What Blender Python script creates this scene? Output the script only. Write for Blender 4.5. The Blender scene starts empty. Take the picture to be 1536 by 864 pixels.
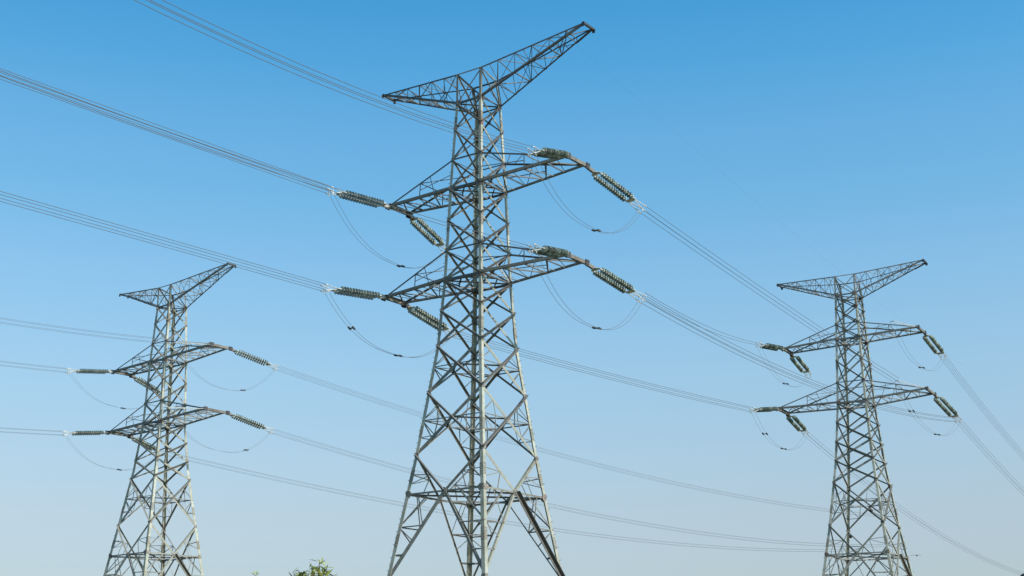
import bpy, math, random
from mathutils import Vector, Matrix
random.seed(7)
V = Vector
scene = bpy.context.scene
col = scene.collection

# surveyed dimensions (metres) of the three towers, string ends, spans and loops
TOWER_DATA = {"1": {"x": -2.4719, "y": 98.633, "w": -0.6304, "zE": 44.5179, "zUt": 39.9775, "zU": 37.6568, "zLt": 32.9214, "zL": 30.6561, "z4": 25.7736, "z6": 17.9122, "zH": 15.1559, "zK": 9.25, "zP": 46.9058, "aE": 1.1657, "aU": 1.4677, "aL": 1.7026, "a4": 1.9965, "a6": 2.951, "aH": 3.3507, "wU": 1.1541, "tUl": 37.7339, "tUr": 38.0173, "wL": 1.0988, "tLl": 30.5609, "tLr": 30.8239, "wE": 0.5924, "tEl": 47.4528, "tEr": 48.1046, "pY": 1.2049, "eUl": 7.6563, "eUr": 8.7411, "eLl": 7.8965, "eLr": 8.5824, "eEl": 8.9859, "eEr": 9.9059, "ay": 1.0815, "top": [44.518, 42.429, 39.977, 37.657], "mid": [37.657, 35.252, 32.921, 30.656], "low": [30.6561, 28.3797, 25.7736, 22.3376, 17.9122]}, "2": {"x": -38.3774, "y": 154.3636, "w": -0.6923, "zE": 44.1183, "zUt": 39.8591, "zU": 37.789, "zLt": 33.0768, "zL": 30.7887, "z4": 25.7787, "z6": 19.6767, "zH": 16.4366, "zK": 11.137, "zP": 46.4541, "aE": 1.1329, "aU": 1.4057, "aL": 1.6016, "a4": 2.0348, "a6": 2.8476, "aH": 3.3011, "wU": 1.2018, "tUl": 37.7578, "tUr": 38.1993, "wL": 1.412, "tLl": 30.6658, "tLr": 31.1818, "wE": 0.4751, "tEl": 47.2838, "tEr": 47.2233, "pY": 1.3371, "eUl": 8.4586, "eUr": 9.0477, "eLl": 8.2277, "eLr": 8.8958, "eEl": 9.352, "eEr": 10.1012, "ay": 1.0734, "top": [44.118, 42.159, 39.859, 37.789], "mid": [37.789, 35.433, 33.077, 30.789], "low": [30.7887, 28.75, 26.7, 24.7165, 19.6767]}, "3": {"x": 36.8965, "y": 149.6186, "w": -0.5129, "zE": 43.9199, "zUt": 40.6203, "zU": 38.921, "zLt": 34.1647, "zL": 31.9224, "z4": 25.7794, "z6": 18.9224, "zH": 15.8454, "zK": 10.545, "zP": 46.0902, "aE": 1.1507, "aU": 1.3486, "aL": 1.5941, "a4": 2.0454, "a6": 2.8653, "aH": 3.3179, "wU": 1.3351, "tUl": 38.618, "tUr": 39.1947, "wL": 1.6515, "tLl": 31.9722, "tLr": 32.499, "wE": 0.6201, "tEl": 46.2625, "tEr": 46.6572, "pY": 0.866, "eUl": 7.2784, "eUr": 7.4963, "eLl": 8.203, "eLr": 7.9222, "eEl": 7.7369, "eEr": 8.4858, "ay": 1.15, "top": [43.92, 42.402, 40.62, 38.921], "mid": [38.921, 36.543, 34.165, 31.922], "low": [31.9224, 29.8, 27.7, 25.6895, 23.4, 18.9224]}}
STRINGS = {"1ULn": [[-9.337, 102.214, 37.734], [-13.309, 98.248, 37.585]], "1LLn": [[-9.498, 102.4, 30.561], [-13.47, 98.451, 30.19]], "1URn": [[3.908, 92.548, 38.017], [1.365, 89.143, 37.083]], "1LRn": [[3.813, 92.686, 30.824], [1.369, 89.267, 30.246]], "1ULf": [[-7.976, 104.079, 37.734], [-5.294, 107.414, 35.975]], "1LLf": [[-8.203, 104.176, 30.561], [-4.723, 107.829, 29.196]], "1URf": [[5.269, 94.412, 38.017], [9.455, 98.076, 36.134]], "1LRf": [[5.108, 94.461, 30.824], [9.272, 98.102, 29.298]], "2ULn": [[-45.656, 158.837, 37.758], [-49.575, 154.982, 37.038]], "2LLn": [[-45.612, 158.528, 30.666], [-49.343, 154.746, 29.907]], "2URn": [[-32.18, 147.663, 38.199], [-35.304, 144.179, 37.617]], "2LRn": [[-32.431, 147.599, 31.182], [-35.531, 144.119, 30.656]], "2ULf": [[-44.122, 160.688, 37.758], [-41.127, 164.09, 36.208]], "2LLf": [[-43.81, 160.702, 30.666], [-41.028, 163.987, 29.379]], "2URf": [[-30.645, 149.514, 38.199], [-26.206, 153.427, 37.024]], "2LRf": [[-30.628, 149.773, 31.182], [-26.427, 153.613, 29.958]], "3ULn": [[29.9, 152.027, 38.618], [26.584, 148.552, 38.287]], "3LLn": [[28.939, 152.205, 31.972], [25.623, 148.764, 31.182]], "3URn": [[42.773, 144.777, 39.195], [39.16, 141.359, 38.957]], "3LRn": [[42.989, 144.292, 32.499], [39.026, 140.866, 32.603]], "3ULf": [[31.21, 154.354, 38.618], [33.759, 158.029, 37.102]], "3LLf": [[30.559, 155.083, 31.972], [33.206, 158.775, 30.48]], "3URf": [[44.083, 147.103, 39.195], [46.992, 150.723, 37.44]], "3LRf": [[44.61, 147.17, 32.499], [48.045, 150.787, 30.45]]}
CABLES = {"1ULn": {"P": [-13.309, 98.248, 37.585], "a": -2.5541717561765376, "m": -0.056529104063377654, "c": 1.590741388350514e-05}, "1LLn": {"P": [-13.47, 98.451, 30.19], "a": -2.5541717561765376, "m": -0.04399715579353986, "c": -7.891261102717048e-05}, "1URn": {"P": [1.365, 89.143, 37.083], "a": -2.5541717561765376, "m": -0.1842779287103068, "c": 0.0024494263608205754}, "1LRn": {"P": [1.369, 89.267, 30.246], "a": -2.5541717561765376, "m": -0.11799327315670775, "c": 0.0009430176569976178}, "2ULn": {"P": [-49.575, 154.982, 37.038], "a": -2.4504294970627556, "m": -0.08492054743785818, "c": 0.000915868685345255}, "2LLn": {"P": [-49.343, 154.746, 29.907], "a": -2.4504294970627556, "m": -0.09883377683362088, "c": 0.0010198697479959235}, "2URn": {"P": [-35.304, 144.179, 37.617], "a": -2.4504294970627556, "m": -0.11664869992320646, "c": 0.0015316122584449812}, "2URf": {"P": [-26.206, 153.427, 37.024], "a": 0.6905160959800551, "m": -0.08845936224178137, "c": 0.0004915824500452369}, "2LRf": {"P": [-26.427, 153.613, 29.958], "a": 0.6905160959800551, "m": -0.09515197199809843, "c": 0.0006017815494244855}, "2LLf": {"P": [-41.028, 163.987, 29.379], "a": 0.6905160959800551, "m": -0.06700990840575805, "c": 0.0004491868998687585}, "2ULf": {"P": [-41.127, 164.09, 36.208], "a": 0.6905160959800551, "m": -0.078, "c": 0.0003}, "3URf": {"P": [46.992, 150.723, 37.44], "a": 0.584801697056034, "m": -0.2546142961858063, "c": 0.0011373972598780235}, "3LRf": {"P": [48.045, 150.787, 30.45], "a": 0.584801697056034, "m": -0.22655911857194452, "c": 0.0012146296930049092}, "3LLf": {"P": [33.206, 158.775, 30.48], "a": 0.584801697056034, "m": -0.19968084306942635, "c": 0.0010420310162590966}, "3ULf": {"P": [33.759, 158.029, 37.102], "a": 0.584801697056034, "m": -0.2225466024458055, "c": 0.0009936373971149194}, "1ULs": {"P": [-5.294, 107.414, 35.975], "Q": [26.584, 148.552, 38.287], "S": 1.0}, "1LLs": {"P": [-4.723, 107.829, 29.196], "Q": [25.623, 148.764, 31.182], "S": 0.19482236105986384}, "1URs": {"P": [9.455, 98.076, 36.134], "Q": [39.026, 140.866, 32.603], "S": -0.024545909494526157}, "1LRs": {"P": [9.272, 98.102, 29.298], "Q": [48.045, 150.787, 30.45], "S": 1.8341790154648103}}
JUMPERS = {"1UL": [[-13.309, 98.248, 37.585], [-5.294, 107.414, 35.975], 3.0500000000000003, 0.6000000000000001], "1LL": [[-13.47, 98.451, 30.19], [-4.723, 107.829, 29.196], 3.0500000000000003, 0.56], "1UR": [[1.365, 89.143, 37.083], [9.455, 98.076, 36.134], 3.3000000000000003, 0.56], "1LR": [[1.369, 89.267, 30.246], [9.272, 98.102, 29.298], 3.5, 0.56], "2UL": [[-49.575, 154.982, 37.038], [-41.127, 164.09, 36.208], 2.6, 0.5800000000000001], "2UR": [[-35.304, 144.179, 37.617], [-26.206, 153.427, 37.024], 3.5500000000000003, 0.6800000000000002], "2LL": [[-49.343, 154.746, 29.907], [-41.028, 163.987, 29.379], 2.75, 0.5800000000000001], "2LR": [[-35.531, 144.119, 30.656], [-26.427, 153.613, 29.958], 3.2, 0.76], "3UL": [[26.584, 148.552, 38.287], [33.759, 158.029, 37.102], 2.5, 0.5], "3UR": [[39.16, 141.359, 38.957], [46.992, 150.723, 37.44], 2.8000000000000003, 0.52], "3LL": [[25.623, 148.764, 31.182], [33.206, 158.775, 30.48], 2.7, 0.54], "3LR": [[39.026, 140.866, 32.603], [48.045, 150.787, 30.45], 3.0500000000000003, 0.6000000000000001]}


# ------------------------------------------------------------------ helpers
def tag(o, label=None, cat=None, group=None, kind=None):
    if label: o['label'] = label
    if cat: o['category'] = cat
    if group: o['group'] = group
    if kind: o['kind'] = kind
    return o

def empty(name, loc, label, cat, group=None, rz=0):
    o = bpy.data.objects.new(name, None)
    o.empty_display_size = .3
    o.location = loc
    o.rotation_euler = (0, 0, rz)
    col.objects.link(o)
    return tag(o, label, cat, group)

class MB:
    def __init__(s): s.v = []; s.f = []; s.m = []
    def add(s, vs, fs, mi=0):
        n = len(s.v); s.v += [tuple(v) for v in vs]
        s.f += [tuple(i + n for i in f) for f in fs]; s.m += [mi] * len(fs)
    def prism(s, p, q, prof, ax, ay, mi=0):
        n = len(prof)
        vs = [p + ax * a + ay * b for a, b in prof] + [q + ax * a + ay * b for a, b in prof]
        fs = [(i, (i + 1) % n, n + (i + 1) % n, n + i) for i in range(n)]
        fs += [tuple(range(n))[::-1], tuple(range(n, 2 * n))]
        s.add(vs, fs, mi)
    def angle(s, p, q, w, dA, dB, th=None, mi=0):
        """steel angle section, heel on p-q, one flange towards dA, one towards dB"""
        th = th or max(.018, w * .11)
        t = (q - p).normalized()
        a = (dA - t * dA.dot(t))
        if a.length < 1e-4: a = t.orthogonal()
        a.normalize()
        b = dB - t * dB.dot(t) - a * dB.dot(a)
        if b.length < 1e-4: b = t.cross(a)
        b.normalize()
        s.prism(p, q, [(0, 0), (w, 0), (w, th), (th, th), (th, w), (0, w)], a, b, mi)
    def bar(s, p, q, w, h, up=V((0, 0, 1)), mi=0):
        t = (q - p).normalized(); a = t.cross(up)
        if a.length < 1e-4: a = t.orthogonal()
        a.normalize(); b = a.cross(t).normalized()
        s.prism(p, q, [(-w / 2, -h / 2), (w / 2, -h / 2), (w / 2, h / 2), (-w / 2, h / 2)], a, b, mi)
    def rod(s, p, q, r, n=6, r2=None, mi=0):
        s.tube([p, q], [r, r if r2 is None else r2], n, mi)
    def tube(s, pts, r, n=6, mi=0):
        base = len(s.v); m = len(pts)
        t0 = (pts[1] - pts[0]).normalized(); a = t0.orthogonal().normalized()
        vs = []
        for i, p in enumerate(pts):
            t = (pts[min(i + 1, m - 1)] - pts[max(i - 1, 0)]).normalized()
            a = (a - t * a.dot(t)).normalized(); b = t.cross(a)
            rr = r[i] if isinstance(r, (list, tuple)) else r
            vs += [p + (a * math.cos(2 * math.pi * k / n) + b * math.sin(2 * math.pi * k / n)) * rr for k in range(n)]
        fs = [(i * n + k, i * n + (k + 1) % n, (i + 1) * n + (k + 1) % n, (i + 1) * n + k) for i in range(m - 1) for k in range(n)]
        fs += [tuple(range(n))[::-1], tuple(range((m - 1) * n, m * n))]
        s.add(vs, fs, mi)
    def lathe(s, p, t, prof, n=14, mi=0):
        """prof: list of (distance along t, radius)"""
        a = t.orthogonal().normalized(); b = t.cross(a)
        vs = []
        for d, r in prof:
            vs += [p + t * d + (a * math.cos(2 * math.pi * k / n) + b * math.sin(2 * math.pi * k / n)) * r for k in range(n)]
        m = len(prof)
        fs = [(i * n + k, i * n + (k + 1) % n, (i + 1) * n + (k + 1) % n, (i + 1) * n + k) for i in range(m - 1) for k in range(n)]
        s.add(vs, fs, mi)
    def plate(s, c, n, u, pts, th, mi=0):
        n = n.normalized(); u = (u - n * u.dot(n)).normalized(); v = n.cross(u)
        s.prism(c - n * th / 2, c + n * th / 2, pts, u, v, mi)
    def build(s, name, mats, parent=None, smooth=False):
        me = bpy.data.meshes.new(name)
        me.from_pydata(s.v, [], s.f)
        mats = mats if isinstance(mats, (list, tuple)) else [mats]
        for m in mats: me.materials.append(m)
        if len(mats) > 1: me.polygons.foreach_set('material_index', s.m)
        if smooth: me.polygons.foreach_set('use_smooth', [True] * len(me.polygons))
        me.update()
        o = bpy.data.objects.new(name, me); col.objects.link(o)
        if parent: o.parent = parent
        return o

# ---------------------------------------------------------------- materials
def mat(name, base, rough=.6, metal=0., var=.12, scale=2., tint=None, tintamt=0., spec=.5, bump=0., island=True, tscale=.6):
    m = bpy.data.materials.new(name); m.use_nodes = True
    nt = m.node_tree; N = nt.nodes; Lk = nt.links
    bs = N['Principled BSDF']
    bs.inputs['Roughness'].default_value = rough; bs.inputs['Metallic'].default_value = metal
    bs.inputs['Specular IOR Level'].default_value = spec
    tc = N.new('ShaderNodeTexCoord')
    no = N.new('ShaderNodeTexNoise'); no.inputs['Scale'].default_value = scale; no.inputs['Detail'].default_value = 6
    Lk.new(tc.outputs['Object'], no.inputs['Vector'])
    mr = N.new('ShaderNodeMapRange'); mr.inputs['From Min'].default_value = .3; mr.inputs['From Max'].default_value = .7
    mr.inputs['To Min'].default_value = 1 - var; mr.inputs['To Max'].default_value = 1 + var
    Lk.new(no.outputs['Fac'], mr.inputs['Value'])
    geo = N.new('ShaderNodeNewGeometry')
    mi = N.new('ShaderNodeMapRange'); mi.inputs['To Min'].default_value = 1 - var * 1.3; mi.inputs['To Max'].default_value = 1 + var * 1.1
    if island: Lk.new(geo.outputs['Random Per Island'], mi.inputs['Value'])
    else: mi.inputs['Value'].default_value = .5
    mu = N.new('ShaderNodeMath'); mu.operation = 'MULTIPLY'
    Lk.new(mr.outputs[0], mu.inputs[0]); Lk.new(mi.outputs[0], mu.inputs[1])
    mx = N.new('ShaderNodeMix'); mx.data_type = 'RGBA'
    mx.inputs['A'].default_value = (*base, 1); mx.inputs['B'].default_value = (*(tint or base), 1)
    n2 = N.new('ShaderNodeTexNoise'); n2.inputs['Scale'].default_value = tscale; n2.inputs['Detail'].default_value = 5
    Lk.new(tc.outputs['Object'], n2.inputs['Vector'])
    m2 = N.new('ShaderNodeMapRange'); m2.inputs['From Min'].default_value = .45; m2.inputs['From Max'].default_value = .7
    m2.inputs['To Max'].default_value = tintamt
    Lk.new(n2.outputs['Fac'], m2.inputs['Value']); Lk.new(m2.outputs[0], mx.inputs['Factor'])
    vm = N.new('ShaderNodeVectorMath'); vm.operation = 'SCALE'
    Lk.new(mx.outputs['Result'], vm.inputs[0]); Lk.new(mu.outputs[0], vm.inputs['Scale'])
    Lk.new(vm.outputs[0], bs.inputs['Base Color'])
    if bump:
        bp = N.new('ShaderNodeBump'); bp.inputs['Strength'].default_value = bump; bp.inputs['Distance'].default_value = .02
        Lk.new(no.outputs['Fac'], bp.inputs['Height']); Lk.new(bp.outputs[0], bs.inputs['Normal'])
    return m

M = dict(
    leg=mat('galvanised_leg_steel', (.39, .37, .295), .55, .12, .16, 3, (.25, .225, .155), .85),
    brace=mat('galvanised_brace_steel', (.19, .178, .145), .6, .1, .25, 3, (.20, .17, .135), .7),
    shade=mat('shaded_brace_steel', (.15, .14, .125), .7, .1, .2, 3, (.12, .10, .08), .6),  # darker copy of the brace steel, shade painted into the colour
    pale=mat('sunlit_brace_steel', (.30, .285, .225), .6, .1, .15, 3, (.22, .19, .14), .6),  # lighter copy for the sunward face, sunlight painted into the colour
    thin=mat('weathered_thin_steel', (.14, .138, .13), .6, .15, .25, 3, (.17, .15, .13), .6),
    arm=mat('arm_steel', (.105, .102, .098), .6, .15, .24, 3, (.10, .085, .07), .7),
    gusset=mat('rusty_gusset_steel', (.27, .245, .21), .7, .1, .3, 6, (.20, .10, .07), .8),
    gusset2=mat('dull_splice_steel', (.27, .255, .205), .65, .1, .25, 5, (.20, .14, .09), .7),
    bolt=mat('bolt_steel', (.33, .32, .27), .6, .2, .2, 5, (.2, .12, .07), .7),
    glass=mat('green_glass_insulator', (.19, .225, .175), .22, 0, .5, 8, (.42, .42, .32), .8, spec=.9),
    fit=mat('bright_fitting_metal', (.62, .62, .60), .4, .35, .15, 6, (.42, .36, .28), .6),
    wire=mat('aluminium_conductor', (.15, .155, .16), .55, .3, .08, 2, island=False),
    dark=mat('dark_spacer', (.04, .036, .033), .6, .1, .1, 5),
    conc=mat('footing_concrete', (.36, .34, .31), .9, 0, .15, 3, (.22, .20, .17), .6, bump=.3),
    bark=mat('bark', (.10, .075, .05), .9, 0, .3, 12, bump=.5),
    leaf=mat('leaf_green', (.24, .285, .04), .45, 0, .5, 1.5, (.42, .38, .05), .8, tscale=3),
    leafd=mat('leaf_dark_green', (.11, .16, .03), .5, 0, .4, 1.5, (.24, .26, .04), .8, tscale=3),
    stem=mat('reddish_young_stem', (.16, .08, .035), .7, 0, .2, 5),
    white=mat('white_lamp_cover', (.75, .76, .74), .35, 0, .05, 4),
    feather=mat('dark_feathers', (.035, .035, .04), .8, 0, .2, 9),
)

M['dark2'] = mat('dark_tip_steel', (.055, .05, .048), .6, .2, .2, 5)
# ------------------------------------------------------------------- ground
def ground():
    m = bpy.data.materials.new('dry_grass_field'); m.use_nodes = True
    nt = m.node_tree; N = nt.nodes; Lk = nt.links; bs = N['Principled BSDF']; bs.inputs['Roughness'].default_value = .95
    tc = N.new('ShaderNodeTexCoord')
    a = N.new('ShaderNodeTexNoise'); a.inputs['Scale'].default_value = .06; a.inputs['Detail'].default_value = 10
    b = N.new('ShaderNodeTexNoise'); b.inputs['Scale'].default_value = 4; b.inputs['Detail'].default_value = 8
    for n in (a, b): Lk.new(tc.outputs['Object'], n.inputs['Vector'])
    r = N.new('ShaderNodeValToRGB'); e = r.color_ramp.elements
    e[0].position = .38; e[0].color = (.055, .075, .025, 1); e[1].position = .62; e[1].color = (.17, .14, .08, 1)
    mx = N.new('ShaderNodeMath'); mx.operation = 'MULTIPLY_ADD'; mx.inputs[1].default_value = .45
    Lk.new(b.outputs['Fac'], mx.inputs[0])
    sc = N.new('ShaderNodeMath'); sc.operation = 'MULTIPLY'; sc.inputs[1].default_value = .55
    Lk.new(a.outputs['Fac'], sc.inputs[0]); Lk.new(sc.outputs[0], mx.inputs[2])
    Lk.new(mx.outputs[0], r.inputs['Fac']); Lk.new(r.outputs[0], bs.inputs['Base Color'])
    bp = N.new('ShaderNodeBump'); bp.inputs['Distance'].default_value = .1; Lk.new(b.outputs['Fac'], bp.inputs['Height'])
    Lk.new(bp.outputs[0], bs.inputs['Normal'])
    g = MB(); n = 40; S = 6000
    def h(x, y):
        d = math.hypot(x, y)
        return (math.sin(x * .004 + 1) * math.cos(y * .003) * 1.5) * min(1, max(0, (d - 260) / 400))
    pts = [-S * abs(1 - 2 * i / n) ** 2.2 * (1 if i < n / 2 else -1) for i in range(n + 1)]
    for y in pts:
        for x in pts: g.v.append((x, y, h(x, y)))
    for j in range(n):
        for i in range(n):
            k = j * (n + 1) + i; g.f.append((k, k + 1, k + n + 2, k + n + 1)); g.m.append(0)
    tag(g.build('ground', m, smooth=True), kind='structure')
ground()

# ------------------------------------------------------------------- towers
CR = {'L': (-1, -1), 'F': (1, -1), 'R': (1, 1), 'B': (-1, 1)}
FACES = [('L', 'F', V((0, -1, 0))), ('F', 'R', V((1, 0, 0))), ('R', 'B', V((0, 1, 0))), ('B', 'L', V((-1, 0, 0)))]
UP = V((0, 0, 1))

def make_tower(T, label, k=1.0):
    root = empty('lattice_tower', (T['x'], T['y'], 0), label, 'power pylon', 'lattice transmission towers', T['w'])
    slope = (T['aH'] - T['a6']) / (T['z6'] - T['zH'])
    ks = [(T['zE'], T['aE']), (T['zU'], T['aU']), (T['zL'], T['aL']), (T['z4'], T['a4']), (T['z6'], T['a6']), (T['zH'], T['aH']), (0, T['aH'] + slope * T['zH'])]
    ay = T['ay']
    def hw(z):
        if z >= ks[0][0]: return ks[0][1]
        for (z1, a1), (z0, a0) in zip(ks, ks[1:]):
            if z >= z0: return a0 + (a1 - a0) * (z - z0) / (z1 - z0)
        return ks[-1][1]
    def P(c, z):
        a = hw(z); return V((CR[c][0] * a, CR[c][1] * a * ay, z))
    rnd = random.Random(int(T['x'] * 10))

    # --- legs
    for c in 'LFRB':
        m = MB(); dA = V((-CR[c][0], 0, 0)); dB = V((0, -CR[c][1], 0))
        zt = T['zE'] + .1
        zs = [.35] + [z for z, _ in ks[::-1] if z > .35][:-1] + [zt]
        zs = sorted(set(zs))
        for z0, z1 in zip(zs, zs[1:]):
            w = .29 if z1 <= T['zH'] + .1 else .265 if z1 <= T['z4'] + .1 else .24 if z1 <= T['zU'] + .1 else .22
            m.angle(P(c, z0), P(c, z1), w * k, dA, dB, .026)
        leg = m.build('leg', M['leg'], root)
        # bolted splice joints along the leg
        for zc, w in ((T['zH'] - 3.1, .31), (T['zH'] + 1.3, .31), (T['z6'] + 1.7, .285), (T['z4'] + 1.2, .285), ((T['zU'] + T['zLt']) / 2 - .5, .26), ((T['zE'] + T['zUt']) / 2 + .7, .24)):
            m = MB(); o_ = V((CR[c][0], CR[c][1], 0)) * .012
            p0, p1 = P(c, zc - .42) + o_, P(c, zc + .42) + o_
            m.angle(p0, p1, w * k, dA, dB, .03)
            for q in range(5):
                b = p0.lerp(p1, .1 + .2 * q)
                for f, n_ in ((dA, -dB), (dB, -dA)):
                    for r_ in (.35, .75): m.rod(b + f * w * r_, b + f * w * r_ + n_ * .03, .022, 5)
            m.build('splice_joint', M['gusset2'], leg)
        # gusset plates where the braces meet the leg
        nodes = sorted(set(T['top'] + T['mid'] + T['low'] + [T['zH'], T['zK']]))
        for z in nodes:
            g = MB()
            big = z in (T['zE'], T['zU'], T['zL'], T['zH'], round(T['zU'], 3), round(T['zL'], 3)) or any(abs(z - q) < .01 for q in (T['zE'], T['zU'], T['zL'], T['zH']))
            s = (.27 if big else .18)
            p = P(c, z)
            for n, inn in ((V((CR[c][0], 0, 0)), V((0, -CR[c][1], 0))), (V((0, CR[c][1], 0)), V((-CR[c][0], 0, 0)))):
                cc = p + n * .016 + inn * s * .75
                g.plate(cc, n, inn, [(-s * .8, -s * .9), (s * .4, -s * .9), (s, -s * .35), (s, s * .35), (s * .4, s * .9), (-s * .8, s * .9)], .02)
                for q in range(7):
                    b = cc + inn * rnd.uniform(-.7, .7) * s + UP * rnd.uniform(-.8, .8) * s
                    g.rod(b, b + n * .035, .022, 5)
            g.build('gusset_plate', M['gusset'], leg)
        # climbing pegs
        if c in 'LR':
            z = 7.8 if k == 1 else 9.0; i = 0; proto = {}; b = MB()
            while z < T['zE'] - .3:
                p = P(c, z); X_ = V((CR[c][0], 0, 0)); Y_ = V((0, CR[c][1], 0))
                d, f = (X_, Y_) if i % 2 else (Y_, X_)
                if k == 1:
                    if i % 2 not in proto:
                        e = MB(); q = -f * .07
                        e.rod(q - d * .03, q + d * .17, .015, 5); e.rod(q + d * .14, q + d * .18, .027, 5)
                        proto[i % 2] = e.build('step_bolt', M['bolt'], leg); o = proto[i % 2]
                    else:
                        o = proto[i % 2].copy(); col.objects.link(o); o.parent = leg
                    o.location = p
                else:
                    q = p - f * .07
                    b.rod(q - d * .03, q + d * .17, .015, 4)
                z += .44 if k == 1 else .6; i += 1
            if k != 1: b.build('step_bolt', M['bolt'], leg)['kind'] = 'stuff'
        # concrete footing
        f = MB(); p = P(c, 0)
        f.prism(V((p.x, p.y, -.5)), V((p.x, p.y, .4)), [(-.55, -.5), (-.5, -.55), (.5, -.55), (.55, -.5), (.55, .5), (.5, .55), (-.5, .55), (-.55, .5)], V((1, 0, 0)), V((0, 1, 0)))
        f.prism(V((p.x, p.y, .4)), V((p.x, p.y, .46)), [(-.42, -.42), (.42, -.42), (.42, .42), (-.42, .42)], V((1, 0, 0)), V((0, 1, 0)))
        f.build('footing', M['conc'], root)

    # --- bracing
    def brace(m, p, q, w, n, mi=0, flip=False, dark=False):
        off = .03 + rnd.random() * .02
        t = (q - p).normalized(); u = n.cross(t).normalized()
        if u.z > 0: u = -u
        if dark:      # heel at the upper edge, standing flange outwards: the leaf hangs in its shade, deepened by the darker steel
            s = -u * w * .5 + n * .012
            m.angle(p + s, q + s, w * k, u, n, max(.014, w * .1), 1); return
        if flip: u = -u
        s = -u * w * .5 - n * off
        m.angle(p + s, q + s, w * k, u, -n, max(.014, w * .1), mi)
    def xpanel(z0, z1, w, redundant=False, mat='brace', horiz=False):
        for a, b, n in FACES:
            m = MB()
            a0, a1, b0, b1 = P(a, z0), P(a, z1), P(b, z0), P(b, z1)
            lf, fr = n.y < -.5, n.x > .5; rear = not (lf or fr)
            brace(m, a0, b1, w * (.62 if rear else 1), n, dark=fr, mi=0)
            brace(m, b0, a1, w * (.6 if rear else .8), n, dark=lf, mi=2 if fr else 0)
            # crossing point
            wa, wb = (b0 - a0).length, (b1 - a1).length
            t = wa / (wa + wb); c = a0.lerp(b1, t); zc = c.z
            m.plate(c - n * .02, n, UP, [(-.1, -.14), (.1, -.14), (.14, 0), (.1, .14), (-.1, .14), (-.14, 0)], .03)
            if redundant:
                for l, lo, hi in ((a, a0, a1), (b, b0, b1)):
                    lm = P(l, zc)
                    brace(m, lm, c, .075, n)
                    brace(m, lm, lo.lerp(c, .52), .06, n); brace(m, lm, hi.lerp(c, .45), .06, n)
                    if z1 - z0 > 4:
                        ql = P(l, z0 + (zc - z0) * .5); brace(m, ql, lo.lerp(c, .52), .055, n)
                        mid = lm.lerp(c, .55); brace(m, lo.lerp(c, .52), mid, .05, n); brace(m, hi.lerp(c, .45), mid, .05, n)
            if horiz: brace(m, a0, b0, w * .8, n)
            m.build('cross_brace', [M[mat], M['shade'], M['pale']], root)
        return
    def centre(a, b, z0, z1):
        a0, a1, b0, b1 = P(a, z0), P(a, z1), P(b, z0), P(b, z1)
        wa, wb = (b0 - a0).length, (b1 - a1).length
        return a0.lerp(b1, wa / (wa + wb))
    for zs, w in ((T['top'], .17), (T['mid'], .2)):
        for z1, z0 in zip(zs, zs[1:]): xpanel(z0, z1, w)
    low = T['low']
    for i, (z1, z0) in enumerate(zip(low, low[1:])):
        xpanel(z0, z1, .215 if i < 2 else .24, redundant=(z1 - z0) > 2.9)

    # the tall waist panel: diagonals from z6 cross on the horizontal zH and run down to zK
    z6, zH, zK = T['low'][-1], T['zH'], T['zK']
    CEN = {}
    for a, b, n in FACES:
        m = MB()
        c = (P(a, zH) + P(b, zH)) / 2; CEN[a + b] = c
        for s, l in ((1, a), (-1, b)):
            top, bot, hl = P(l, z6), P(l, zK), P(l, zH)
            lf, fr = n.y < -.5, n.x > .5; rear = not (lf or fr); kk = .6 if rear else 1
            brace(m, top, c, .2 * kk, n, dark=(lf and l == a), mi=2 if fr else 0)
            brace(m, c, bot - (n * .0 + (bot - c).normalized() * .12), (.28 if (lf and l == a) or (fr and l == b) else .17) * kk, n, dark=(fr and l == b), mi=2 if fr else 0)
            brace(m, hl, c, .13, n)
            # redundants above the waist
            d = top.lerp(c, .55); brace(m, P(l, z6 + (zH - z6) * .5), d, .06, n); brace(m, P(l, z6 + (zH - z6) * .75), d, .055, n)
            brace(m, d, hl.lerp(c, .45), .055, n)
            # and below it
            for f, g_ in ((.38, .38), (.7, .7)):
                brace(m, P(l, zH + (zK - zH) * f), c.lerp(bot, g_), .08, n)
            brace(m, P(l, zH + (zK - zH) * .38), hl.lerp(c, .62), .10, n)
            brace(m, P(l, zH + (zK - zH) * .38), c.lerp(bot, .55), .06, n)
            brace(m, hl.lerp(c, .3), c.lerp(bot, .38), .055, n)
        m.plate(c + n * .0, n, UP, [(-.15, -.2), (.15, -.2), (.26, 0), (.15, .2), (-.15, .2), (-.26, 0)], .03)
        m.build('waist_brace', [M['brace'], M['shade'], M['pale']], root)
    # bottom panels down to the feet
    zz = [zK, zK * .5 + .1, .45]
    xpanel(zz[1], zz[0], .22, True, horiz=False); xpanel(zz[2], zz[1], .22, True, horiz=True)
    # plan bracing
    def diaphragm(z, w, diamond=False, cross=False, cs=None):
        m = MB(); p = {c: P(c, z) for c in 'LFRB'}
        order = 'LFRB'
        mids = cs or [(p[order[i]] + p[order[(i + 1) % 4]]) / 2 for i in range(4)]
        dn = V((0, 0, -1))
        def hb(a, b, ww):
            o = UP * rnd.uniform(-.03, .03)
            if (b - a).length > .05: m.angle(a + o, b + o, ww, dn.cross((b - a).normalized()), dn, max(.014, ww * .1))
        if cross: hb(p['L'], p['R'], w); hb(p['F'], p['B'], w)
        if diamond:
            for i in range(4): hb(mids[i], mids[(i + 1) % 4], w)
            for i in range(4):
                hb(mids[i].lerp(mids[(i + 1) % 4], .5), p[order[(i + 1) % 4]], w * .6)
        m.build('plan_brace', M['thin'], root)
    diaphragm(zH, .12, True, True)
    diaphragm(T['zE'], .09, False, True)
    diaphragm(T['zU'], .09, True, True); diaphragm(T['zL'], .1, True, True)
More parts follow.
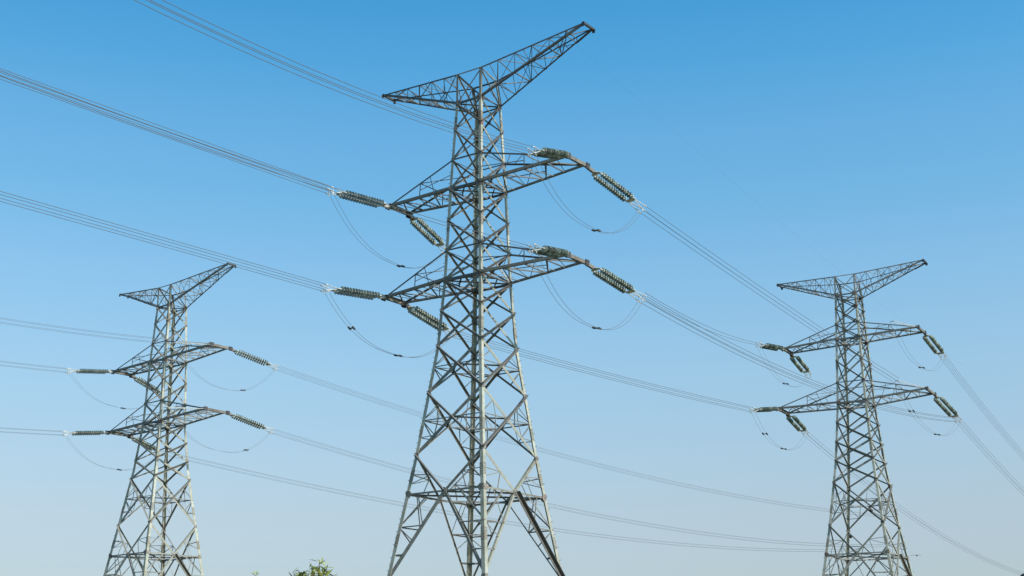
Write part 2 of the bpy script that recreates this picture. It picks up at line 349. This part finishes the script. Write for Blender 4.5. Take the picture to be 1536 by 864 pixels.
    for i in range(len(low) - 1):
        z1, z0 = low[i], low[i + 1]
        if z1 - z0 > 2.9:
            cs = [centre(a, b, z0, z1) for a, b, _ in FACES]
            diaphragm(cs[0].z, .1, True, False, cs)
    for z in (zH + (zK - zH) * .38, zH + (zK - zH) * .7):
        f = (zH - z) / (zH - zK)
        m = MB(); pts = []
        for a, b, n in FACES:
            pts.append((CEN[a + b].lerp(P(b, zK), f), b)); 
        for i, (a, b, n) in enumerate(FACES):
            nx = FACES[(i + 1) % 4]
            q0 = CEN[a + b].lerp(P(b, zK), f); q1 = CEN[nx[0] + nx[1]].lerp(P(nx[0], zK), f)
            m = MB(); m.angle(q0, q1, .08, UP, V((0, 0, -1)).cross(q1 - q0), .014)
            m.build('plan_brace', M['thin'], root)
    # belt members at the crossarms
    for z, w in ((T['zE'], .13), (T['zUt'], .09), (T['zU'], .2), (T['zLt'], .09), (T['zL'], .2)):
        m = MB()
        for a, b, n in FACES:
            pa, pb = P(a, z), P(b, z)
            heavy = abs(n.y) > .5
            ww = w if heavy else w * .55
            m.angle(pa + n * .03 - UP * ww * .5, pb + n * .03 - UP * ww * .5, ww, UP, -n, max(.016, ww * .1))
        m.build('belt_member', M['arm'], root)

    # --- crossarms
    def crossarm(zb, zt, tipz, e, wt, side):
        arm = None
        s = side
        near0, far0 = V((s * hw(zb), -hw(zb) * ay, zb)), V((s * hw(zb), hw(zb) * ay, zb))
        un0, uf0 = V((s * hw(zt), -hw(zt) * ay, zt)), V((s * hw(zt), hw(zt) * ay, zt))
        tn, tf = V((s * e, -wt, tipz)), V((s * e, wt, tipz))
        Y = V((0, 1, 0))
        m = MB()
        arm = m
        m.angle(near0 - Y * .04, tn, .2 * k, Y, UP, .024); 
        m.angle(far0 + Y * .04, tf, .2 * k, -Y, UP, .024)
        arm = m.build('crossarm', M['armc'] if 'armc' in M else M['arm'], root)
        m = MB()
        m.angle(un0, tn + UP * .12, .12 * k, Y, -UP, .016); m.angle(uf0, tf + UP * .12, .12 * k, -Y, -UP, .016)
        m.build('upper_chord', M['arm'], arm)
        m = MB()
        def lace(p, q, w, n):
            t = (q - p).normalized(); o = n * rnd.uniform(-.02, .02)
            m.angle(p + o, q + o, w * k, n.cross(t), n, .013)
        nb = 4
        bn = [near0.lerp(tn, i / nb) for i in range(nb + 1)]; bf = [far0.lerp(tf, i / nb) for i in range(nb + 1)]
        tops_n = [un0.lerp(tn, i / nb) for i in range(nb + 1)]; tops_f = [uf0.lerp(tf, i / nb) for i in range(nb + 1)]
        for i in range(nb):
            if i: lace(bn[i], bf[i], .08, UP)
            if i % 2: lace(bn[i], bf[i + 1], .085, UP); lace(bf[i], bn[i + 1].lerp(bn[i], .5), .05, UP)
            else: lace(bf[i], bn[i + 1], .085, UP); lace(bn[i], bf[i + 1].lerp(bf[i], .5), .05, UP)
        for tp, bt in ((tops_n, bn), (tops_f, bf)):
            lace(bt[2], tp[2], .08, Y)
            lace(bt[1], tp[1].lerp(tp[2], .4), .055, Y)
            lace(tp[2].lerp(bt[2], .45), tp[0].lerp(bt[0], .5), .05, Y)
        lace(tops_n[2], tops_f[2], .06, UP); lace(tops_n[2], tops_f[0].lerp(tops_f[1], .5), .05, UP)
        m.build('lacing', M['thin'], arm)
        # tip beam: a boxed channel with end plates carrying the strings
        m = MB()
        a, b = tn - Y * .18, tf + Y * .18
        m.bar(a + UP * .02, b + UP * .02, .20, .26)
        m.bar(a + V((-s * .16, 0, .17)), b + V((-s * .16, 0, .17)), .16, .03)
        for c, sg in ((a, -1), (b, 1)):
            m.plate(c + V((0, sg * .12, -.02)), V((1, 0, 0)), V((0, sg, 0)), [(-.24, -.2), (.14, -.17), (.26, 0), (.14, .17), (-.24, .2)], .05, 1)
            m.plate(c + V((s * .14, -sg * .06, 0)), V((1, 0, 0)), V((0, sg, 0)), [(-.3, -.24), (.2, -.24), (.2, .22), (-.3, .22)], .035, 1)
        m.build('tip_beam', [M['tip'], M['dark2']], arm)
    M['tip'] = M.get('tip') or mat('weathered_tip_beam', (.19, .165, .135), .65, .15, .25, 4, (.09, .065, .05), .8)
    M['armc'] = M.get('armc') or mat('crossarm_chord_steel', (.19, .178, .15), .6, .15, .15, 3, (.17, .15, .13), .8)
    for s, q in ((-1, 'l'), (1, 'r')):
        crossarm(T['zU'], T['zUt'], T['tU' + q], T['eU' + q], T['wU'], s)
        crossarm(T['zL'], T['zLt'], T['tL' + q], T['eL' + q], T['wL'], s)

    # --- earth wire arms with their narrower peak frame
    zE, zP, pY = T['zE'], T['zP'], T['pY'] * .8
    aE = T['aE']
    pk = {c: V((CR[c][0] * aE, CR[c][1] * (aE * ay if c in 'LF' else pY * .75), zP - (0 if c in 'LF' else .45))) for c in 'LFRB'}
    m = MB()
    for c in 'LFRB':
        m.angle(P(c, zE), pk[c], .17 * k, V((-CR[c][0], 0, 0)), V((0, -CR[c][1], 0)), .02)
    for a, b, n in FACES:
        m.angle(pk[a], pk[b], .10 * k, -n, UP * -1, .014)
        m.angle(P(a, zE) - n * .03, pk[b] - n * .03, .10 * k, UP.cross(n), -n, .014)
        if n.y < 0 or n.x > 0: m.angle(P(b, zE) - n * .06, pk[a] - n * .06, .08 * k, UP.cross(n), -n, .014)
    m.build('peak_frame', M['brace'], root)
    for s, q in ((-1, 'l'), (1, 'r')):
        cn, cf = ('L', 'B') if s < 0 else ('F', 'R')
        e, tz, w = T['eE' + q], T['tE' + q], T['wE']
        Y = V((0, 1, 0))
        n0, f0 = P(cn, zE), P(cf, zE); tn, tf = V((s * e, -w, tz)), V((s * e, w, tz))
        m = MB()
        m.angle(n0, tn, .15 * k, Y, UP, .018); m.angle(f0, tf, .13 * k, -Y, UP, .018)
        arm = m.build('earth_wire_arm', M['arm'], root)
        m = MB()
        m.angle(pk[cn], tn + UP * .1, .12 * k, Y, -UP, .016); m.angle(pk[cf], tf + UP * .1, .07 * k, -Y, -UP, .016)
        m.build('upper_chord', M['arm'], arm)
        m = MB(); nb = 6
        def ln(p, q_): return [p.lerp(q_, i / nb) for i in range(nb + 1)]
        A, B_, C, D_ = ln(n0, tn), ln(f0, tf), ln(pk[cn], tn), ln(pk[cf], tf)
        def lace(p, q_, ww, n):
            t = (q_ - p)
            if t.length < .15: return
            m.angle(p, q_, ww * k, n.cross(t.normalized()), n, .012)
        for i in range(nb):
            z_ = i % 2
            heavy = .075 if i in (2, 4) else .05
            if i:
                lace(A[i], B_[i], heavy, UP); lace(A[i], C[i], .06, Y); lace(B_[i], D_[i], .055, Y); lace(C[i], D_[i], .055, UP)
            for X1, X2, ww, nn in ((A, B_, .06, UP), (A, C, .05, Y), (B_, D_, .05, Y), (C, D_, .045, UP)):
                if i == nb - 1 and X1 is C: continue
                if z_: lace(X1[i], X2[i + 1], ww, nn)
                else: lace(X2[i], X1[i + 1], ww, nn)
            if i in (0, 2, 4): lace(B_[i], A[i].lerp(A[i + 1], .5), .045, UP); lace(C[i].lerp(C[i+1], .5), B_[i].lerp(B_[i + 1], .5), .04, UP)
        m.build('lacing', M['thin'], arm)
        m = MB()
        m.bar(tn - Y * .12 + UP * .03, tf + Y * .12 + UP * .03, .15, .17)
        for c in (tn - Y * .1, tf + Y * .1):
            m.plate(c + UP * -.08, Y, UP, [(-.16, -.1), (.1, -.14), (.16, 0), (.1, .14), (-.16, .1)], .05)
        m.build('tip_beam', M['dark2'], arm)
    return root, P
M['cap'] = mat('grey_insulator_cap', (.42, .42, .37), .5, .2, .2, 6, (.2, .16, .12), .5)

T1, P1 = make_tower(TOWER_DATA['1'], 'tall grey lattice pylon in the middle, nearest and biggest of the three towers')
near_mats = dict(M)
M['shade'] = M['brace']  # distant towers: aerial haze painted in as paler steel colours
M['brace'] = mat('hazed_brace_steel', (.25, .24, .205), .6, .1, .22, 3, (.21, .185, .145), .6)
M['thin'] = mat('hazed_thin_steel', (.20, .195, .18), .6, .1, .2, 3, (.17, .15, .12), .6)
M['arm'] = mat('hazed_arm_steel', (.15, .147, .14), .6, .1, .2, 3, (.14, .12, .10), .6)
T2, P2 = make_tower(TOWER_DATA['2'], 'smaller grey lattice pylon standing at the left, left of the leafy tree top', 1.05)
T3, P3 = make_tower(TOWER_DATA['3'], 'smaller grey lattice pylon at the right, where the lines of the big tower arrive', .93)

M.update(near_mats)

# two small signal lamps on arms at the legs of the right tower
for c, z, d in (('F', 19.3, V((-1.0, -.5, .75))), ('B', 18.7, V((.8, -1.6, -.5)))):
    m = MB(); p = P3(c, z); q = p + d * .95
    m.rod(p, q, .035, 6)
    lamp = m.build('lamp_arm', M['thin'], T3)
    m = MB(); t = d.normalized()
    m.lathe(q - t * .05, t, [(0, .0), (0, .07), (.08, .16), (.2, .2), (.3, .17), (.36, .08), (.36, 0)], 10)
    m.build('lamp_head', M['dark'], lamp, True)

# -------------------------------------------------------------- insulators
def disc_profile(d, R):
    return [(d + .06, .05), (d + .065, R * .5), (d + .085, R * .88), (d + .105, R), (d + .115, R * .97), (d + .10, R * .75), (d + .105, R * .5), (d + .10, .05)]
def cap_profile(d):
    return [(d - .02, .02), (d - .02, .06), (d + .03, .085), (d + .065, .075), (d + .10, .045), (d + .16, .03), (d + .17, .02)]

def string_set(A, E, label, near, plain=False):
    A, E = V(A), V(E); t = (E - A); Ln = t.length; t.normalize()
    lat = t.cross(UP).normalized(); up = lat.cross(t).normalized()
    A2 = A + t * .12
    o = empty('insulator_string', A, label, 'insulator', 'twin insulator strings on the crossarm tips')
    loc = lambda p: p - A
    steep = not near and A.y < 100
    a0, a1 = (Ln * .21, Ln * .765) if steep else (Ln * .15, Ln * .80)
    sep = .36
    if plain:
        for sx in (-1, 1):
            m = MB(); m.rod(loc(A + lat * sx * .1), loc(E + lat * sx * .22), .03, 6); m.build('link_rod', M['fit'], o)
        m = MB(); m.bar(loc(E - lat * .26), loc(E + lat * .26), .08, .05); m.build('dead_end_clamp', M['fit'], o)
        o.name = 'strain_link'; o['category'] = 'strain link'; o['group'] = 'bare strain links'
        return
    # tower side fittings
    m = MB()
    m.bar(loc(A2), loc(A + t * (a0 * .8)), .16 if A.y < 110 else .1, .12, up)
    m.plate(loc(A + t * a0 * .42), lat, t, [(-.26, -.12), (.26, -.12), (.3, 0), (.26, .12), (-.26, .12)], .2)
    m.rod(loc(A + t * .1 - lat * .14), loc(A + t * .1 + lat * .14), .05, 8)
    m.rod(loc(A + t * a0 * .5 - lat * .1), loc(A + t * a0 * .5 + lat * .1), .05, 8)
    m.build('shackle', M['tip'] if not near else M['fit'], o)
    m = MB()
    m.plate(loc(A + t * (a0 * .85)), up, lat, [(-sep - .1, -.0), (-.1, -.22), (.1, -.22), (sep + .1, 0), (sep + .08, .14), (-sep - .08, .14)], .04)
    m.build('yoke_plate', M['fit'], o)
    for s in (-1, 1):
        m = MB()
        b = A + lat * s * sep
        span = a1 - a0; n = 14; R = .235
        for i in range(n):
            m.lathe(loc(b), t, disc_profile(a0 + span * (i + .2) / n, R), 14, 0)
            m.lathe(loc(b), t, cap_profile(a0 + span * (i + .2) / n), 8, 1)
        st = m.build('disc_string', [M['glass'], M['cap']], o, True)
        m = MB()
        m.rod(loc(b + t * (a0 - .16)), loc(b + t * (a1 + .2)), .03, 6)
        for q in (a0 - .05, a1 + .05): m.lathe(loc(b), t, [(q - .09, .0), (q - .09, .07), (q + .07, .07), (q + .07, 0)], 8)
        m.build('cap_fitting', M['fit'], st)
    m = MB()
    m.plate(loc(A + t * (a1 + .22)), up, lat, [(-sep - .1, .1), (-sep - .1, -.12), (sep + .1, -.12), (sep + .1, .1), (.12, .22), (-.12, .22)], .045)
    m.build('yoke_plate', M['fit'], o)
    m = MB()
    for sx in (-1, 1):
        for sz in (-1, 1):
            p = A + t * (a1 + .25) + lat * sx * sep * .8 + up * sz * .03
            q = E + lat * sx * .24 + up * sz * .2
            m.rod(loc(p), loc(q), .035, 6)
            m.rod(loc(q), loc(q + t * .25), .05, 6)
            if sz < 0: m.rod(loc(q), loc(q - up * .16 - t * .05), .035, 6)
    for sx in (-1, 1): m.bar(loc(E + lat * sx * .24 + up * .26), loc(E + lat * sx * .24 - up * .26), .05, .03)
    m.build('dead_end_clamp', M['fit'], o)
    # grading hoop around the live end
    return o, t, lat, up

TN = {'1': 'middle tower', '2': 'left tower', '3': 'right tower'}
LVN = {'U': 'upper', 'L': 'lower'}; SDN = {'L': 'left', 'R': 'right'}
frames = {}
for key, (A, E) in STRINGS.items():
    tw, lv, sd, nf = key
    plain = tw in '23' and sd == 'R' and nf == 'n'
    lab = ('bare twin rods on the %s %s arm of %s' if plain else 'twin green insulators on the %s %s arm of %s, ') % (
        LVN[lv], SDN[sd], TN[tw]) + ('' if plain else 'pointing left' if nf == 'n' else 'pointing right')
    frames[key] = string_set(A, E, lab, nf == 'n', plain)

# -------------------------------------------------------------- conductors
QUAD = [(-.24, .2), (.24, .2), (-.24, -.2), (.24, -.2)]
RW = .018
def bundle(pts, label, cat='power line', group='four-wire conductor bundles', quad=QUAD, r=RW, spacers=()):
    o = empty('conductor_bundle', pts[0], label, cat, group)
    d = (pts[-1] - pts[0]); d.z = 0; d.normalize(); lat = V((d.y, -d.x, 0))
    for x, z in quad:
        m = MB(); m.tube([p + lat * x + UP * z - pts[0] for p in pts], r, 5)
        m.build('conductor', M['wire'], o, True)
    for s in spacers:
        p = pts[int(s * (len(pts) - 1))] - pts[0]; m = MB()
        for (x, z), (x2, z2) in ((quad[0], quad[1]), (quad[2], quad[3]), (quad[0], quad[2]), (quad[1], quad[3])):
            m.bar(p + lat * x + UP * z, p + lat * x2 + UP * z2, .04, .04)
        m.build('spacer', M['dark'], o)
    return o
def free_span(c, smax, n=48):
    P = V(c['P']); a = c['a']
    return [P + V((math.sin(a) * s, math.cos(a) * s, c['m'] * s + c['c'] * s * s)) for s in [smax * i / n for i in range(n + 1)]]
WHERE = {'1n': ('from upper left frame edge to', 88), '2n': ('from left frame edge to', 80), '2f': ('behind the middle tower, from', 152), '3f': ('off to the right from', 120)}
for key, c in CABLES.items():
    tw, lv, sd, nf = key
    if key in ('2ULf', '3ULf'): continue   # hardly visible against the sky in the photograph
    if key == '1ULs':
        # the top pair of the lower right string swings over to the left arm of the right tower
        P, Q = V(STRINGS['1LRf'][1]) + V((.1, .1, .3)), V(c['Q'])
        pts = [P.lerp(Q, i / 40) - UP * 2.4 * (i / 40) * (1 - i / 40) for i in range(41)]
        bundle(pts, 'two wires from lower right arm of middle tower to upper left arm of right tower', quad=[(-.2, .0), (.2, .12)])
    elif nf == 's':
        P, Q, S = V(c['P']), V(c['Q']), max(c['S'], .25)
        pts = [P.lerp(Q, i / 40) - UP * 4 * S * (i / 40) * (1 - i / 40) for i in range(41)]
        bundle(pts, 'wires from %s %s arm of middle tower to the right tower' % (LVN[lv], SDN[sd]))
    else:
        ph, L_ = WHERE[tw + nf]
        if key == '2LLf': L_ = 178
        bundle(free_span(c, L_), 'wires %s %s %s arm of %s' % (ph, LVN[lv], SDN[sd], TN[tw]), r=RW if tw == '1' else .014, quad=[(-.24, 0), (.24, 0)] if key == '1LRn' else QUAD)

# ----------------------------------------------------------------- jumpers
for key, (a, b, S, tb) in JUMPERS.items():
    a, b = V(a), V(b)
    tw, lv, sd = key
    o = empty('jumper_loop', a, 'slack jumper wires under the %s %s arm of %s' % (LVN[lv], SDN[sd], TN[tw]), 'jumper wire', 'jumper loops under the crossarms')
    d = b - a; d.z = 0; d.normalize(); lat = V((d.y, -d.x, 0))
    def J(t, x, dz): return a.lerp(b, t) - UP * (S * (1 - abs(2 * t - 1) ** 2.4) + .12 + dz * math.sin(math.pi * t)) + lat * x
    for x, dz in ((-.24, 0), (.24, .12)):
        m = MB(); m.tube([J(i / 36, x, dz) - a for i in range(37)], .014 if tw == '1' else .010, 5); m.build('jumper_wire', M['wire'], o, True)
    for t in ((tb,) if key not in ('1LL', '3LL', '3LR') else (tb, .2)):
        m = MB(); p, q = J(t, -.24, 0) - a, J(t, .24, .12) - a; dd = (J(t + .02, 0, 0) - J(t - .02, 0, 0)).normalized()
        m.bar(p, q, .1, .07)
        for w in (p, q): m.bar(w - dd * .16, w + dd * .16, .11, .11); m.rod(w, w + UP * .1, .03, 5)
        m.build('spacer', M['dark'], o)

# faint earth wire leaving the right earth arm of the middle tower
m = MB(); T = TOWER_DATA['1']
M4 = Matrix.Translation(V((T['x'], T['y'], 0))) @ Matrix.Rotation(T['w'], 4, 'Z')
e0 = M4 @ V((T['eEr'], T['wE'], T['tEr'])).lerp(V((T['aE'], T['aE'], T['zE'])), .18)
e1 = V((62, 190, 45.5))
pts = [e0.lerp(e1, i / 30) - UP * 4 * 1.0 * (i / 30) * (1 - i / 30) for i in range(31)]
m.tube([p - pts[0] for p in pts], .0035, 4)
o = m.build('earth_wire', M['wire'], None, True); o.location = pts[0]
tag(o, 'very thin earth wire leaving the tip arm at the top right of the middle tower', 'earth wire')

# -------------------------------------------------------------------- tree
def leaf(mb, p, d, n, L_, W, curl, mi):
    d = d.normalized(); s = d.cross(n).normalized(); n = s.cross(d).normalized()
    vs = []; prof = [(0, .08), (.25, .8), (.5, 1), (.75, .65), (1, .02)]
    for t, w in prof:
        c = p + d * L_ * t - n * curl * L_ * t * t
        vs += [c - s * W * w + n * W * w * .35, c, c + s * W * w + n * W * w * .35]
    fs = []
    for i in range(4):
        k_ = i * 3
        fs += [(k_, k_ + 1, k_ + 4, k_ + 3), (k_ + 1, k_ + 2, k_ + 5, k_ + 4)]
    mb.add(vs, fs, mi)
def tree():
    R = random.Random(11)
    base = V((-4.15, 27, 0))
    o = empty('leafy_tree', base, 'green leafy tree whose top shoots rise from the bottom edge, left of centre', 'tree')
    tr = MB(); cr = MB(); st = MB()
    tr.tube([V((0, 0, -.2)), V((.05, 0, .5)), V((-.03, .05, 1.1)), V((.06, 0, 1.8))], [.13, .10, .085, .07], 9)
    tips = []
    # (x, y, z) of the shoots, relative to the base
    shoots = [(.53, 0, 4.12, 1.3), (.46, -.1, 3.93, 1.4), (.60, .05, 3.96, 1.3), (.56, -.1, 3.88, 1.6), (.33, 0, 3.88, 1.5), (.06, 0, 3.9, 1.2), (.0, .1, 3.86, 1.2), (.78, 0, 3.84, 1.2), (.22, 0, 3.9, 1.2), (.40, .1, 3.92, 1.5), (.15, .1, 3.84, 1.3), (.66, 0, 3.86, 1.5), (.28, -.1, 3.8, 1.5), (.38, .1, 4.0, 1), (.68, -.1, 3.96, 1), (.20, .0, 3.86, .9), (.60, .15, 3.92, 1), (-.66, .05, 3.87, .25), (.45, -.25, 3.85, 1), (.82, .2, 3.72, 1), (0.0, -.1, 3.68, .8), (-.25, .2, 3.62, .8), (.1, .4, 3.7, .8), (-.8, .0, 3.6, .7), (-.5, -.4, 3.5, .9)]
    for i in range(26):
        a = R.uniform(0, 6.28); rr = R.uniform(.5, 1.5)
        shoots.append((rr * math.cos(a), rr * math.sin(a), R.uniform(2.3, 3.45), .8))
    for x, y, z, dens in shoots:
        tip = V((x, y, z)); b0 = V((.03, 0, R.uniform(1.1, 1.75)))
        mid = b0.lerp(tip, .5) + V((x * .25, y * .25, -.15))
        pts = [b0, b0.lerp(mid, .5) + V((x * .05, y * .05, 0)), mid, mid.lerp(tip, .5) + V((x * .04, y * .04, .05)), tip]
        tr.tube(pts, [.045, .035, .022, .013, .006], 6)
        st.tube([pts[3], pts[3].lerp(tip, .5), tip], [.012, .009, .005], 5)
        nl = int(34 * dens) + 5
        for k_ in range(nl):
            f = R.random() ** .6
            q = pts[3].lerp(tip, f) if R.random() < .62 else pts[2].lerp(pts[3], f)
            q = q + V((R.gauss(0, .05), R.gauss(0, .05), R.gauss(0, .04))) * (1.25 - .8 * f)
            a = R.uniform(0, 6.28); el = R.uniform(-.5, 1.1)
            d = V((math.cos(a) * math.cos(el), math.sin(a) * math.cos(el), math.sin(el)))
            leaf(cr, q, d, V((R.gauss(0, .3), R.gauss(0, .3), 1)), R.uniform(.09, .20), R.uniform(.012, .022), R.uniform(-.1, .5), 1 if R.random() < .5 else 0)
    # long drooping leaves at the very top, as one sees against the sky
    for p, d, L_, mi in ((V((.62, -.02, 3.98)), V((1, -.1, .10)), .22, 1), (V((.50, 0, 3.98)), V((-1, -.2, .05)), .16, 1), (V((.60, 0, 4.07)), V((1, .2, .25)), .14, 0), (V((.54, 0, 4.08)), V((-.6, 0, .9)), .09, 1), (V((.57, 0, 4.08)), V((.1, 0, 1)), .1, 0), (V((.35, 0, 3.98)), V((.2, 0, 1)), .09, 1), (V((-.68, .05, 3.87)), V((-.45, 0, 1)), .07, 0), (V((-.66, .05, 3.86)), V((.35, 0, 1)), .08, 0), (V((-.64, .05, 3.85)), V((.8, 0, 1)), .06, 1)):
        leaf(cr, p, d, V((0, -.5, 1)), L_, .017, .18, mi)
    tr.build('trunk', M['bark'], o, True); st.build('shoots', M['stem'], o, True)
    cr.build('crown', [M['leaf'], M['leafd']], o, False)
tree()

# -------------------------------------------------------------------- lamp
def street_lamp():
    o = empty('street_lamp', (21.40, 60, 0), 'round topped white street lamp just cut by the bottom right corner', 'street lamp')
    m = MB(); m.lathe(V((0, 0, 0)), UP, [(0, .16), (.3, .15), (.32, .09), (3, .075), (6.1, .06)], 12); m.build('pole', M['brace'], o, True)
    m = MB(); m.lathe(V((0, 0, 5.93)), UP, [(0, .06), (.02, .16), (.1, .25), (.3, .31), (.46, .29), (.58, .2), (.63, .08), (.64, 0)], 20); m.build('globe', M['white'], o, True)
    m = MB(); m.lathe(V((0, 0, 5.93)), UP, [(.50, .29), (.54, .32), (.57, .31), (.66, .2), (.70, .08), (.71, 0)], 20); m.build('cap', M['dark'], o, True)
street_lamp()

# -------------------------------------------------------------------- bird
def bird():
    m = MB(); t = V((1, .15, 0)).normalized()
    m.lathe(V((-.2, -.03, 0)), t, [(0, 0), (.02, .012), (.1, .035), (.2, .045), (.3, .035), (.36, .028), (.4, .02), (.44, 0)], 8)
    def wing(s):
        pts = [(.06, 0, .01), (-.02, .18, .03), (-.10, .40, .0), (-.16, .42, 0), (-.12, .2, .02), (-.10, 0, .01)]
        vs = [V((x, y * s, z)) for x, y, z in pts]; vs2 = [v + V((0, 0, .012)) for v in vs]
        m.add(vs + vs2, [tuple(range(6)), tuple(range(6, 12))[::-1]] + [(i, (i + 1) % 6, 6 + (i + 1) % 6, 6 + i) for i in range(6)])
    wing(1); wing(-1)
    m.add([V((-.18, -.02, 0)), V((-.3, -.09, 0)), V((-.3, .05, 0)), V((-.18, -.02, .01)), V((-.3, -.09, .01)), V((-.3, .05, .01))], [(0, 1, 2), (3, 5, 4), (0, 3, 4, 1), (1, 4, 5, 2), (2, 5, 3, 0)])
    o = m.build('bird', M['feather'])
    o.location = (29.8, 106.0, 11.75); o.rotation_euler = (.05, .05, .9)
    tag(o, 'small dark bird flying level beside the foot of the right tower', 'bird')
bird()

# ----------------------------------------------------------------- daylight
SUN = V((.70, -.56, .62)).normalized()
el = math.asin(SUN.z); azr = math.atan2(SUN.x, SUN.y)
w = bpy.data.worlds.new('World'); scene.world = w; w.use_nodes = True
nt = w.node_tree; N = nt.nodes; Lk = nt.links
bg = N['Background']
sky = N.new('ShaderNodeTexSky'); sky.sky_type = 'NISHITA'; sky.sun_disc = False
sky.sun_elevation = el; sky.sun_rotation = azr; sky.air_density = 1.0; sky.dust_density = 1.0; sky.ozone_density = 1.0
tc = N.new('ShaderNodeTexCoord'); sx = N.new('ShaderNodeSeparateXYZ'); Lk.new(tc.outputs['Generated'], sx.inputs[0])
mr = N.new('ShaderNodeMapRange'); mr.inputs['From Min'].default_value = 0; mr.inputs['From Max'].default_value = .6; Lk.new(sx.outputs['Z'], mr.inputs['Value'])
rp = N.new('ShaderNodeValToRGB'); rp.color_ramp.interpolation = 'LINEAR'
HAZE = [(0, (0.4704, 0.4735, 0.5276)), (0.1398, (0.5197, 0.521, 0.5606)), (0.2002, (0.6037, 0.5745, 0.5759)), (0.2608, (0.6481, 0.6526, 0.6321)), (0.3675, (0.6815, 0.7743, 0.7439)), (0.466, (0.6296, 0.8413, 0.8424)), (0.5627, (0.5021, 0.8614, 0.907)), (0.6352, (0.4477, 0.8732, 0.9518)), (0.7055, (0.3277, 0.857, 0.9934)), (0.7735, (0.2494, 0.8287, 0.9993)), (1, (0.2014, 0.7632, 0.9949))]
el_ = rp.color_ramp.elements
el_[0].position, el_[0].color = HAZE[0][0], (*HAZE[0][1], 1); el_[1].position, el_[1].color = HAZE[-1][0], (*HAZE[-1][1], 1)
for p_, c_ in HAZE[1:-1]:
    e_ = el_.new(p_); e_.color = (*c_, 1)
Lk.new(mr.outputs[0], rp.inputs['Fac'])
mx = N.new('ShaderNodeVectorMath'); mx.operation = 'MULTIPLY'
Lk.new(sky.outputs[0], mx.inputs[0]); Lk.new(rp.outputs[0], mx.inputs[1]); 
mxr = N.new('ShaderNodeMapRange'); mxr.inputs['From Min'].default_value = -.4; mxr.inputs['From Max'].default_value = .4
mxr.inputs['To Min'].default_value = 2.2 * .885; mxr.inputs['To Max'].default_value = 2.2 * 1.065; Lk.new(sx.outputs['X'], mxr.inputs['Value'])
ms = N.new('ShaderNodeVectorMath'); ms.operation = 'SCALE'; Lk.new(mx.outputs[0], ms.inputs[0]); Lk.new(mxr.outputs[0], ms.inputs['Scale'])
Lk.new(ms.outputs[0], bg.inputs['Color'])
bg.inputs['Strength'].default_value = .1
sl = bpy.data.lights.new('sun', 'SUN'); sl.energy = 4.8; sl.angle = math.radians(.5); sl.color = (1, .95, .86)
so = bpy.data.objects.new('sun', sl); col.objects.link(so); so.rotation_euler = SUN.to_track_quat('Z', 'Y').to_euler(); so.location = (0, 0, 80)

cam = bpy.data.cameras.new('camera'); cam.lens = 36 * 2128.55 / 1536; cam.sensor_width = 36; cam.clip_start = .1; cam.clip_end = 20000
co = bpy.data.objects.new('camera', cam); col.objects.link(co)
co.location = (0, 0, 1.6)
co.rotation_euler = (Matrix.Rotation(math.pi / 2 + .2824, 4, 'X') @ Matrix.Rotation(-.002, 4, 'Z')).to_euler()
scene.camera = co
scene.view_settings.view_transform = 'Standard'; scene.view_settings.look = 'None'; scene.view_settings.exposure = 0
